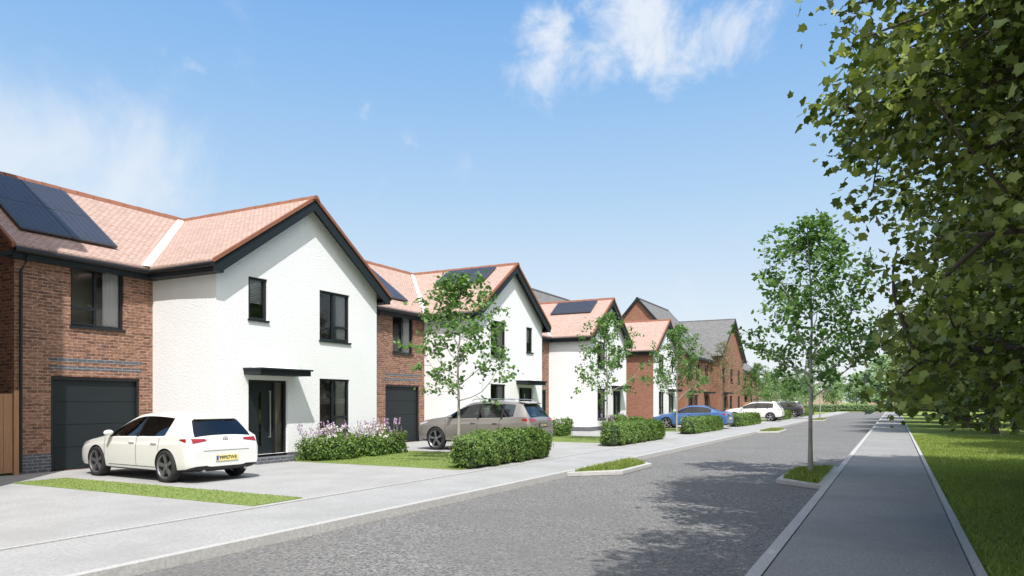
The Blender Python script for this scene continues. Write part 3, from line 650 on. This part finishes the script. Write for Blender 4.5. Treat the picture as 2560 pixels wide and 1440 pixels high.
    for sg in (-1,1):
        patch('tail_light',M['red'],'rear',[(sg*.44,zb+.045),(sg*rw_,zb),(sg*rw_,zt),(sg*.46,zt-.01)],nn=12)
        patch('tail_light',M['red'],'side',[(-Lh+.13,zb+.02),(-Lh+.34,zb+.07),(-Lh+.32,zt-.01),(-Lh+.15,zt)],sg=sg,nn=12)
        patch('headlight',M['lens'],'side',[(Lh-.16,zb-.14),(Lh-.5,zb-.06),(Lh-.56,zb+.0),(Lh-.18,zb-.06)],sg=sg)
        for xs in spec['seams']: patch('door_seam',M['black'],'side',[(xs-.005,.3),(xs+.005,.3),(xs+.005,b0),(xs-.005,b0)],nn=1,mm=16,off=.003,sg=sg,parent=body)
        for pa,pb_,zt_ in spec['pil']: patch('window_pillar',M['black'],'side',[(pa-.035,b0+.005),(pa+.035,b0+.005),(pb_+.03,zt_),(pb_-.03,zt_)],nn=2,mm=14,off=.004,sg=sg,parent=body)
        patch('door_seam',M['black'],'side',[(spec['seams'][0],.295),(spec['seams'][-1],.295),(spec['seams'][-1],.307),(spec['seams'][0],.307)],nn=14,mm=1,off=.003,sg=sg,parent=body)
        for xs in spec['seams'][1:]:
            h=bvh.ray_cast(Vector((xs+.16,sg*2,b0-.14)),Vector((0,-sg,0)))
            yy=h[0].y; m=MB(); m.box(xs+.07,xs+.27,yy-sg*.005,yy+sg*.028,b0-.125,b0-.10); m.obj('door_handle',P,root,bevel=.008)
        mx=spec['mir']; hh=bvh.ray_cast(Vector((mx,sg*2,b0)),Vector((0,-sg,0))); yy=hh[0].y
        me2=bpy.data.meshes.new('mirror'); bm2=bmesh.new(); bmesh.ops.create_icosphere(bm2,subdivisions=3,radius=1,matrix=Matrix.Translation((mx+.03,yy+sg*.10,b0+.07))@Matrix.Diagonal((.065,.11,.065,1))); bm2.to_mesh(me2); bm2.free(); me2.materials.append(P)
        me2.polygons.foreach_set('use_smooth',[True]*len(me2.polygons)); o=bpy.data.objects.new('mirror',me2); link(o,root)
        if spec.get('rails'):
            m=MB(); zr=spec['rails']; m.tube([(.1,sg*.6,zr-.06),(.0,sg*.61,zr),(-.8,sg*.62,zr+.01),(-1.6,sg*.6,zr-.02),(-1.7,sg*.59,zr-.08)],[.014]*5,6); m.obj('roof_rail',M['steel'],root)
        m=MB(); m.tube([(-Lh+.25,sg*.5,.25),(-Lh+.04,sg*.5,.25)],[.035,.035],12); m.obj('exhaust',M['steel'],root)
    patch('bumper_insert',M['black'],'rear',[(-.70,.24),(.70,.24),(.64,.33),(-.64,.33)],nn=16)
    patch('grille',M['black'],'front',[(-.50,.32),(.50,.32),(.46,.42),(-.46,.42)],nn=12)
    patch('boot_seam',M['black'],'rear',[(-.55,zb-.16),(.55,zb-.16),(.55,zb-.152),(-.55,zb-.152)],nn=12,mm=1,off=.003)
    if spec.get('sp'):
        sx_,sz_,sw_=spec['sp']; m=MB(); m.prism([(sx_+.25,-sw_,sz_+.02),(sx_-.10,-sw_+.03,sz_-.035),(sx_-.10,sw_-.03,sz_-.035),(sx_+.25,sw_,sz_+.02)],(0,0,-.035)); m.obj('spoiler',P,root,bevel=.012)
    sb=spec['seatz']
    for (xs,ys,wd) in [(.25,.37,.25),(.25,-.37,.25),(-.75,.36,.24),(-.75,-.36,.24)]:
        m=MB(); m.prism([(xs-.25,ys-wd,sb-.5),(xs-.12,ys-wd,sb-.5),(xs-.32,ys-wd,sb+.05),(xs-.42,ys-wd,sb+.05)],(0,2*wd,0)); m.prism([(xs-.34,ys-.13,sb+.03),(xs-.42,ys-.13,sb+.03),(xs-.44,ys-.13,sb+.24),(xs-.37,ys-.13,sb+.24)],(0,.26,0)); m.box(xs-.2,xs+.3,ys-wd,ys+wd,sb-.6,sb-.45); m.obj('seat',M['seat'],root,bevel=.02)
    zp=spec['zp']; h=bvh.ray_cast(Vector((-4,0,zp)),Vector((1,0,0))); px=h[0].x-.02
    pm=MB(); dark=plate and plate[1]
    pm.box(px,px+.05,-.27,.27,zp-.06,zp+.06,0); pm.poly([(px-.001,.262,zp-.052),(px-.001,.21,zp-.052),(px-.001,.21,zp+.052),(px-.001,.262,zp+.052)],1)
    po=pm.obj('number_plate',[M['ink'] if dark else M['yellow'],M['plateblue']],root)
    if plate:
        cu=bpy.data.curves.new('t','FONT'); cu.body=plate[0]; cu.size=.105; cu.align_x='CENTER'; cu.align_y='CENTER'; cu.offset=.002; to=bpy.data.objects.new('t',cu); col.objects.link(to)
        bpy.context.view_layer.update(); dg=bpy.context.evaluated_depsgraph_get(); tm=bpy.data.meshes.new_from_object(to.evaluated_get(dg)); bpy.data.objects.remove(to)
        w_=max(v.co.x for v in tm.vertices)-min(v.co.x for v in tm.vertices); sc=.43/w_
        for v in tm.vertices: a,b=v.co.x*sc,v.co.y; v.co=(px-.003,-.02-a,zp+b)
        tm.materials.clear(); tm.materials.append(M['yellow'] if dark else M['ink']); o=bpy.data.objects.new('plate_lettering',tm); link(o,po)
    if spec.get('badge') and plate:
        zz=spec['badge']; h=bvh.ray_cast(Vector((-4,0,zz)),Vector((1,0,0))); m=MB(); bx=h[0].x-.012
        for k in range(20):
            a=2*math.pi*k/20;b=2*math.pi*(k+1)/20
            m.poly([(bx,math.cos(a)*.06,zz+math.sin(a)*.06),(bx,math.cos(b)*.06,zz+math.sin(b)*.06),(bx,math.cos(b)*.048,zz+math.sin(b)*.048),(bx,math.cos(a)*.048,zz+math.sin(a)*.048)])
        def stroke(p,q):
            p=Vector((p[0],p[1]));q=Vector((q[0],q[1]));d=(q-p).normalized();s_=Vector((-d.y,d.x))*.006; m.poly([(bx-.001,-t.x,zz+t.y) for t in (p-s_,q-s_,q+s_,p+s_)])
        for a,b in [((-.02,.044),(0,.006)),((0,.006),(.02,.044)),((-.042,.022),(-.018,-.042)),((-.018,-.042),(0,-.004)),((0,-.004),(.018,-.042)),((.018,-.042),(.042,.022))]: stroke(a,b)
        m.obj('badge',M['ink'],root)
    return root
hatch=dict(L=4.28,r=.335,tw=.80,ax=(1.27,-1.35),zl=.815,lh=.10,belt=.92,tly=.77,seams=(.92,-.30,-1.12),pil=[(-.33,-.33,1.35)],mir=.62,seatz=.93,zp=.50,badge=.885,sp=(-1.70,1.37,.52),
 side=[(.72,-1.28)],ws=(.86,.02),rw=(-1.70,-2.01),st=[
 (2.14,.30,.58,.62,.62,.60,.45),(2.10,.22,.65,.69,.80,.75,.55),(1.85,.18,.76,.83,.89,.84,.68),(1.27,.17,.86,.94,.90,.87,.72),(.95,.17,.89,.985,.90,.87,.74),(.82,.17,.895,1.02,.90,.87,.73),
 (.42,.17,.90,1.25,.90,.87,.65),(.04,.17,.905,1.42,.90,.87,.585),(-.33,.17,.91,1.475,.90,.87,.57),(-.95,.17,.92,1.45,.90,.865,.56),(-1.28,.18,.94,1.42,.90,.865,.555),
 (-1.62,.19,.96,1.38,.895,.86,.545),(-1.73,.20,.97,1.34,.89,.855,.55),(-1.98,.22,.96,1.05,.88,.84,.69),(-2.03,.24,.92,.98,.86,.815,.69),(-2.11,.26,.82,.88,.83,.78,.68),(-2.16,.30,.64,.72,.78,.74,.62),(-2.15,.33,.54,.62,.74,.70,.56)])
suv=dict(L=4.66,r=.37,tw=.84,ax=(1.43,-1.45),zl=.94,lh=.12,belt=1.02,tly=.84,seams=(1.02,-.28,-1.15),pil=[(-.30,-.30,1.50),(-1.22,-1.24,1.50)],mir=.75,seatz=1.10,zp=.84,badge=0,sp=(-1.92,1.575,.56),rails=1.66,
 side=[(.86,-1.75)],ws=(.98,.12),rw=(-1.94,-2.22),st=[
 (2.33,.38,.72,.78,.64,.62,.5),(2.28,.30,.84,.90,.84,.79,.62),(2.0,.27,.94,1.02,.93,.88,.72),(1.43,.26,.99,1.09,.95,.91,.76),(1.05,.26,1.01,1.13,.95,.91,.77),(.92,.26,1.015,1.18,.95,.91,.76),
 (.52,.26,1.02,1.41,.95,.91,.69),(.14,.26,1.025,1.58,.95,.91,.63),(-.31,.26,1.03,1.637,.95,.91,.62),(-1.25,.26,1.05,1.62,.95,.905,.61),
 (-1.70,.27,1.09,1.575,.945,.90,.60),(-1.90,.28,1.11,1.53,.94,.895,.60),(-2.17,.30,1.10,1.20,.93,.88,.73),(-2.24,.32,1.05,1.11,.91,.86,.72),(-2.31,.35,.93,1.0,.88,.83,.70),(-2.34,.40,.74,.82,.84,.79,.66),(-2.33,.44,.60,.68,.78,.74,.6)])
sedan=dict(L=4.64,r=.33,tw=.81,ax=(1.38,-1.43),zl=.79,lh=.14,belt=.92,tly=.79,seams=(1.0,-.18,-1.02),pil=[(-.2,-.2,1.33)],mir=.72,seatz=.95,zp=.62,badge=0,
 side=[(.80,-1.36)],ws=(.92,.1),rw=(-1.0,-1.72),st=[
 (2.32,.28,.58,.62,.62,.60,.45),(2.27,.22,.66,.70,.80,.75,.55),(2.0,.18,.76,.82,.89,.84,.68),(1.38,.17,.85,.93,.905,.87,.72),(1.0,.17,.885,.965,.905,.87,.74),(.88,.17,.89,1.0,.905,.87,.74),
 (.48,.17,.90,1.23,.905,.87,.66),(.12,.17,.905,1.38,.905,.87,.60),(-.21,.17,.91,1.43,.905,.87,.59),(-.96,.17,.93,1.39,.905,.865,.58),(-1.30,.18,.95,1.25,.90,.865,.62),
 (-1.70,.19,.965,1.065,.895,.86,.70),(-1.82,.20,.965,1.045,.89,.855,.72),(-2.18,.22,.95,1.03,.88,.83,.70),(-2.26,.24,.90,.97,.87,.82,.68),(-2.31,.28,.74,.82,.84,.79,.62),(-2.30,.32,.60,.68,.78,.73,.55)])
build_car('parked_car','white five-door hatchback on the driveway before the garage',M['pwhite'],hatch,(-14.02,10.33,0),math.pi-.07,M['rim'],('99P07WE',False),.96)
g=build_car('parked_car','grey sport utility car with roof rails on the driveway',M['pgrey'],suv,(-12.2,20.95,0),math.pi,M['rim'],('G9G2 0HE',True),.96); g.scale=(.94,.96,1.02)
build_car('parked_car','blue four-door saloon car parked beyond a hedge',M['pblue'],sedan,(-11.0,44.4,0),math.pi,M['rimsilver'])
build_car('parked_car','white estate car with roof rails parked on a driveway',M['pwhite'],suv,(-10.5,63.4,0),math.pi,M['rimsilver'])
build_car('parked_car','black estate car parked outside the end house',M['pblack'],suv,(-10.6,80,0),math.pi,M['rimsilver'])
# ------------------------------------------------------------ trees
def tree(name,label,cat,group,loc,H,tr,first,nb,spread,lmat,bmat,leafsize,shape,sub=5,per=6,sc=.12,up=(35,62),prof=None,leafbias=.7,droop=0,seed=1,segl=4,zmin=0,skip=0,rlim=None):
    rg=random.Random(seed); root=empty(name,loc,label,cat,group)
    mb=MB(); path=[]; kk=9
    for i in range(kk+1):
        t=i/kk; path.append(Vector((rg.gauss(0,.012)*H*t*.6,rg.gauss(0,.012)*H*t*.6,H*.97*t)))
    path[0]=Vector((0,0,-.05)); rad=[tr*(1-.93*(i/kk)**.9)+.004 for i in range(kk+1)]; rad[0]*=1.25
    mb.tube(path,rad,8)
    def at(z):
        t=max(0,min(.999,z/(H*.97)))*kk; i=int(t); return path[i].lerp(path[i+1],t-i),rad[i]+(rad[i+1]-rad[i])*(t-i)
    pts=[]
    def inside(p): return rlim is None or math.hypot(p.x,p.y)<rlim(p.z)
    def br(p,d,Ln,r,depth,ns):
        P=[p.copy()]; k=segl+(1 if depth==0 else 0)
        for s in range(k):
            d=(d+Vector((rg.gauss(0,.16),rg.gauss(0,.16),rg.gauss(0,.10)+(.10-droop)*(1 if depth==0 else .3)))).normalized(); P.append(P[-1]+d*(Ln/k))
        if min(q.z for q in P)>zmin-.1:
            T=[q for q in P]; 
            while len(T)>1 and not inside(T[-1]): T.pop()
            if len(T)>1: mb.tube(T,[max(.003,r*(1-.85*i/k)) for i in range(len(T))],5 if depth==0 else 4)
        if depth<1:
            for q in range(ns):
                t=.22+.78*(q+rg.random()*.7)/ns; i=min(k-1,int(t*k)); pp=P[i].lerp(P[i+1],min(1,t*k-i)) 
                dd=(P[i+1]-P[i]).normalized(); rnd=Vector((rg.gauss(0,1),rg.gauss(0,1),rg.gauss(0,.7))); rnd=(rnd-dd*rnd.dot(dd)).normalized()
                br(pp,(dd*.75+rnd).normalized(),Ln*(.42-.14*t)*rg.uniform(.7,1.2),r*.4,depth+1,0)
            pts.extend([P[-1],P[-2].lerp(P[-1],.5)])
        else:
            for i in range(1+skip,k+1): pts.append(P[i]); pts.append(P[i-1].lerp(P[i],.5))
    for b in range(nb):
        t=(b+rg.random()*.6)/nb; z=first+(H*.93-first)*t; p,r=at(z); a=b*2.4+rg.uniform(-.4,.4)
        pf=max(.2,prof(t)); e=math.radians(rg.uniform(*up)+t*14); Ln=spread*pf*rg.uniform(.8,1.15)
        br(p,Vector((math.cos(a)*math.cos(e),math.sin(a)*math.cos(e),math.sin(e))),Ln,max(.006,r*.5),0,max(2,round(sub*(.3+.7*pf))))
    mb.obj('trunk',bmat,root,smooth=True,uv=False)
    pts=[p for p in pts if inside(p)]
    C=np.array([tuple(p) for p in pts]); C=np.repeat(C,per,axis=0); C=C+RNG.normal(size=C.shape)*sc*np.array([1,1,.8])
    C=C[C[:,2]>zmin+RNG.random(len(C))*.15]
    cen=C.mean(0); out=C-cen; out/=np.linalg.norm(out,axis=1,keepdims=True)+1e-6
    nr=RNG.normal(size=C.shape)*.65+out*.35+np.array([0,0,leafbias]); size=leafsize*(.6+.7*RNG.random(len(C)))
    cells_mesh('crown',C,shape,size,nr,lmat,.3,root); print(name,len(C)); return root
SG='young street trees along the road'
pb=lambda t: (.95+.12*math.sin(t*7+1)) if t<.40 else max(.2,1.02-(t-.40)*1.45)
bt=tree('street_tree','slender young tree in a kerbed grass planter','tree',SG,(-1.68,17.6,0),6.0,.05,1.6,27,2.0,M['birch'],M['palebark'],.11,OVAL,sub=8,per=5,sc=.09,up=(3,38),prof=pb,seed=3,skip=1)
bt2=tree('street_tree','slender young tree behind a clipped hedge','tree',SG,(-10.4,16.5,0),5.2,.045,1.6,22,1.85,M['birch'],M['palebark'],.12,OVAL,sub=6,per=4,sc=.085,up=(3,42),prof=pb,seed=8,skip=1)
copy_thing(bt2,(-10.4,27.9,0),2.2,(.9,.9,1.04)); copy_thing(bt,(-10.4,38.6,0),1.2,(.9,.9,1.0),'slender young tree beside the blue saloon car')
at=tree('street_tree','young tree with thin russet foliage','tree',SG,(-10.4,50.6,0),6.0,.06,1.8,26,1.9,M['autumn'],M['bark'],.08,OVAL,sub=6,per=2,sc=.08,seed=13,prof=pb,up=(15,55))
copy_thing(bt,(-10.3,64,0),3.0,.85,'small young tree by the white estate car'); copy_thing(bt2,(-10.2,76,0),.4,1.0); copy_thing(bt2,(-6.1,72.6,0),1.4,1.25,'young tree in a far kerbed planter'); copy_thing(bt,(-10.2,92,0),4.,1.0)
MG='mature maple trees along the grass edge'
pr=lambda t: (1-.5*t**1.8)*(.88+.12*math.sin(6*t))
pr1=lambda t: (1.05 if t<.22 else (1.05+(t-.22)*.65 if t<.50 else 1.22-(t-.50)*1.0))
def rl(z): return 4.35+.12*math.sin(z*5) if z<3.0 else (4.4+(z-3.0)*.27+.12*math.sin(z*6) if z<5.4 else 5.0-(z-5.4)*.32)
mp=tree('maple_tree','large leafy maple overhanging the pavement','tree',MG,(4.1,9.7,0),10.5,.20,1.6,92,4.6,M['maple'],M['bark'],.098,MAPLE,sub=14,per=16,sc=.20,up=(-24,34),prof=pr1,droop=.08,seed=21,zmin=1.42,rlim=rl)
copy_thing(mp,(5.1,2.9,0),2.1,.95,'large leafy maple shading the near footpath')
mp2=tree('maple_tree','large leafy maple at the edge of the grass','tree',MG,(4.7,16.8,0),10.5,.20,1.6,68,4.7,M['maple'],M['bark'],.13,MAPLE,sub=12,per=10,sc=.25,up=(-22,38),prof=pr,droop=.09,seed=22,zmin=.98,rlim=lambda z:4.8)
for i,(x,y,s) in enumerate([(8.8,27,1.0),(8.4,37,1.0),(4.5,44,.95),(4.0,53,.95),(4.6,64,1.05),(4.8,78,1.05),(5.5,96,1.0),(11,58,1),(12,74,1.)]): copy_thing(mp2,(x,y,0),1.1*i+.5,s)
FG='distant trees beyond the far road'
ft=tree('distant_tree','broad tree with haze-paled leaves beyond the far road','tree',FG,(-2,146,0),9.5,.15,1.0,30,4.4,M['far_leaf'],M['bark'],.4,OVAL,sub=7,per=4,sc=.4,up=(5,50),prof=pr,seed=31)
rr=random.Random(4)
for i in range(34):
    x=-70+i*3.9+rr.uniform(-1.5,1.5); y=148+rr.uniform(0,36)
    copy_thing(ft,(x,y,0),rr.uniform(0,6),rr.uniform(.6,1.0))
# ------------------------------------------------------------ hedges and shrubs
def hedge(x0,x1,y0,y1,h,label,seed=0,name='hedge',cat='hedge',group='clipped hedges along the pavement',leaf=.055,dens=900,mat='hedge'):
    root=empty(name,((x0+x1)/2,(y0+y1)/2,0),label,cat,group); W=(x1-x0)/2; D_=(y1-y0)/2
    mb=MB(); mb.box(-W+.12,W-.12,-D_+.12,D_-.12,.0,h-.12); c=mb.obj('dark_core',M['core'],root,bevel=.1)  # solid dark box filling the inside of the leaf shell
    n=int(dens*(2*W*2*D_+2*h*(2*W+2*D_)))
    u=RNG.uniform(-1,1,(n*2,3)); sg=np.sign(RNG.uniform(-1,1,n*2)); 
    area=np.array([2*D_*h,2*W*h,4*W*D_]); face=RNG.choice(3,n*2,p=area/area.sum())
    for k in range(3): u[face==k,k]=sg[face==k]
    u=u[~((face==2)&(sg<0))]; 
    r=(np.abs(u)**5).sum(1)**.2; P_=u/r[:,None]; nrm=P_.copy()
    P_=P_*np.array([W,D_,h/2])+np.array([0,0,h/2])
    lump=(np.sin(P_[:,1]*5.1+seed)+np.sin(P_[:,1]*9.7+P_[:,2]*6)+np.sin(P_[:,0]*8+P_[:,2]*9+seed))*.035
    P_+=nrm*(lump[:,None]+RNG.normal(size=(len(P_),1))*.045-.03); P_[:,2]=np.maximum(P_[:,2],.02)
    nr=nrm+RNG.normal(size=P_.shape)*.8+np.array([0,0,.4])
    cells_mesh('foliage',P_,OVAL,leaf*(.6+.8*RNG.random(len(P_))),nr,M[mat],.3,root); return root
hedge(-9.5,-8.75,14.5,19.2,.80,'long clipped green hedge beside the pavement',1)
hedge(-9.5,-8.75,24.4,31.0,.80,'long clipped green hedge beside the pavement',2,dens=600)
hedge(-9.5,-8.75,35.4,43.0,.78,'clipped green hedge near the blue saloon car',3,dens=350,leaf=.07)
hedge(-9.5,-8.75,47.5,56.5,.78,'clipped green hedge near the white estate car',4,dens=250,leaf=.08)
hedge(-9.5,-8.75,66,74,.78,'clipped green hedge outside the brick houses',5,dens=200,leaf=.09)
hedge(-9.5,-8.75,84,97,.8,'clipped green hedge outside the end house',6,dens=120,leaf=.1)
hedge(-14,-8.2,127.5,129,1.1,'low hedge at the end of the road',7,dens=90,leaf=.12,mat='hedge_hazed'); hedge(-30,2,139.5,141,1.1,'long low hedge beyond the far road',8,dens=60,leaf=.16,mat='hedge_hazed'); hedge(3,30,139.5,141,1.1,'long low hedge beyond the far road',9,dens=50,leaf=.16,mat='hedge_hazed')
SH='shrubs planted along the house walls'
def shrub(loc,kind,s):
    if kind=='green':
        return hedge(loc[0]-.42*s,loc[0]+.42*s,loc[1]-.42*s,loc[1]+.42*s,.74*s,'rounded green shrub against the white wall',loc[1],'shrub','shrub',SH,leaf=.07,dens=600)
    lab='lavender with purple flower spikes against the wall' if kind=='lav' else 'green plant with pale flowers against the wall'
    root=hedge(loc[0]-.36*s,loc[0]+.36*s,loc[1]-.36*s,loc[1]+.36*s,.50*s,lab,loc[1],'flowering_plant','plant',SH,leaf=.06,dens=420)
    n=28 if kind=='lav' else 34; C=[]
    st=MB()
    for i in range(n):
        a=random.random()*6.28; r=random.random()**.5*.36*s; x=math.cos(a)*r; y=math.sin(a)*r; hh=(.50+.38*random.random())*s; lx,ly=x*1.3,y*1.3
        st.tube([(x*.6,y*.6,.3*s),(lx,ly,hh)],[.006,.004],3)
        for k in range(9):
            if kind=='lav': C.append((lx+random.gauss(0,.014),ly+random.gauss(0,.014),hh-.02+k*.018))
            else: C.append((lx+random.gauss(0,.045),ly+random.gauss(0,.045),hh-.05+random.gauss(0,.02)))
    st.obj('stalk',M['hedge'],root,uv=False)
    C=np.array(C); o=cells_mesh('flower',C,QUAD,np.full(len(C),.055)*(.7+.6*RNG.random(len(C))),RNG.normal(size=C.shape)+np.array([0,0,.3]),M['purple' if kind=='lav' else 'whitefl'],.2,root); o['kind']='stuff'
for k,yc in enumerate(CY):
    seq=['lav','white','lav','green','green','white','lav','lav','green'] if k==0 else ['lav','white','green','green','lav','white','green','green']
    ys=[-.42,-.05,.35,.8,1.25,1.65,2.05,2.45,2.9] if k==0 else [-1.6,-1.1,-.7,-.2,.2,3.0,3.4,3.8]
    for kk,(q,y) in enumerate(zip(seq,ys)):
        if k>1 and kk%2: continue
        s_=(.85 if q=='green' else 1.12) if k==0 else 1.0+.1*((kk*7)%3-1)
        shrub((-14.15+(.12*(kk%3))+(.18 if (k==0 and q!='green') else 0),yc+y,0),q,s_)
print('done',len(bpy.data.objects))
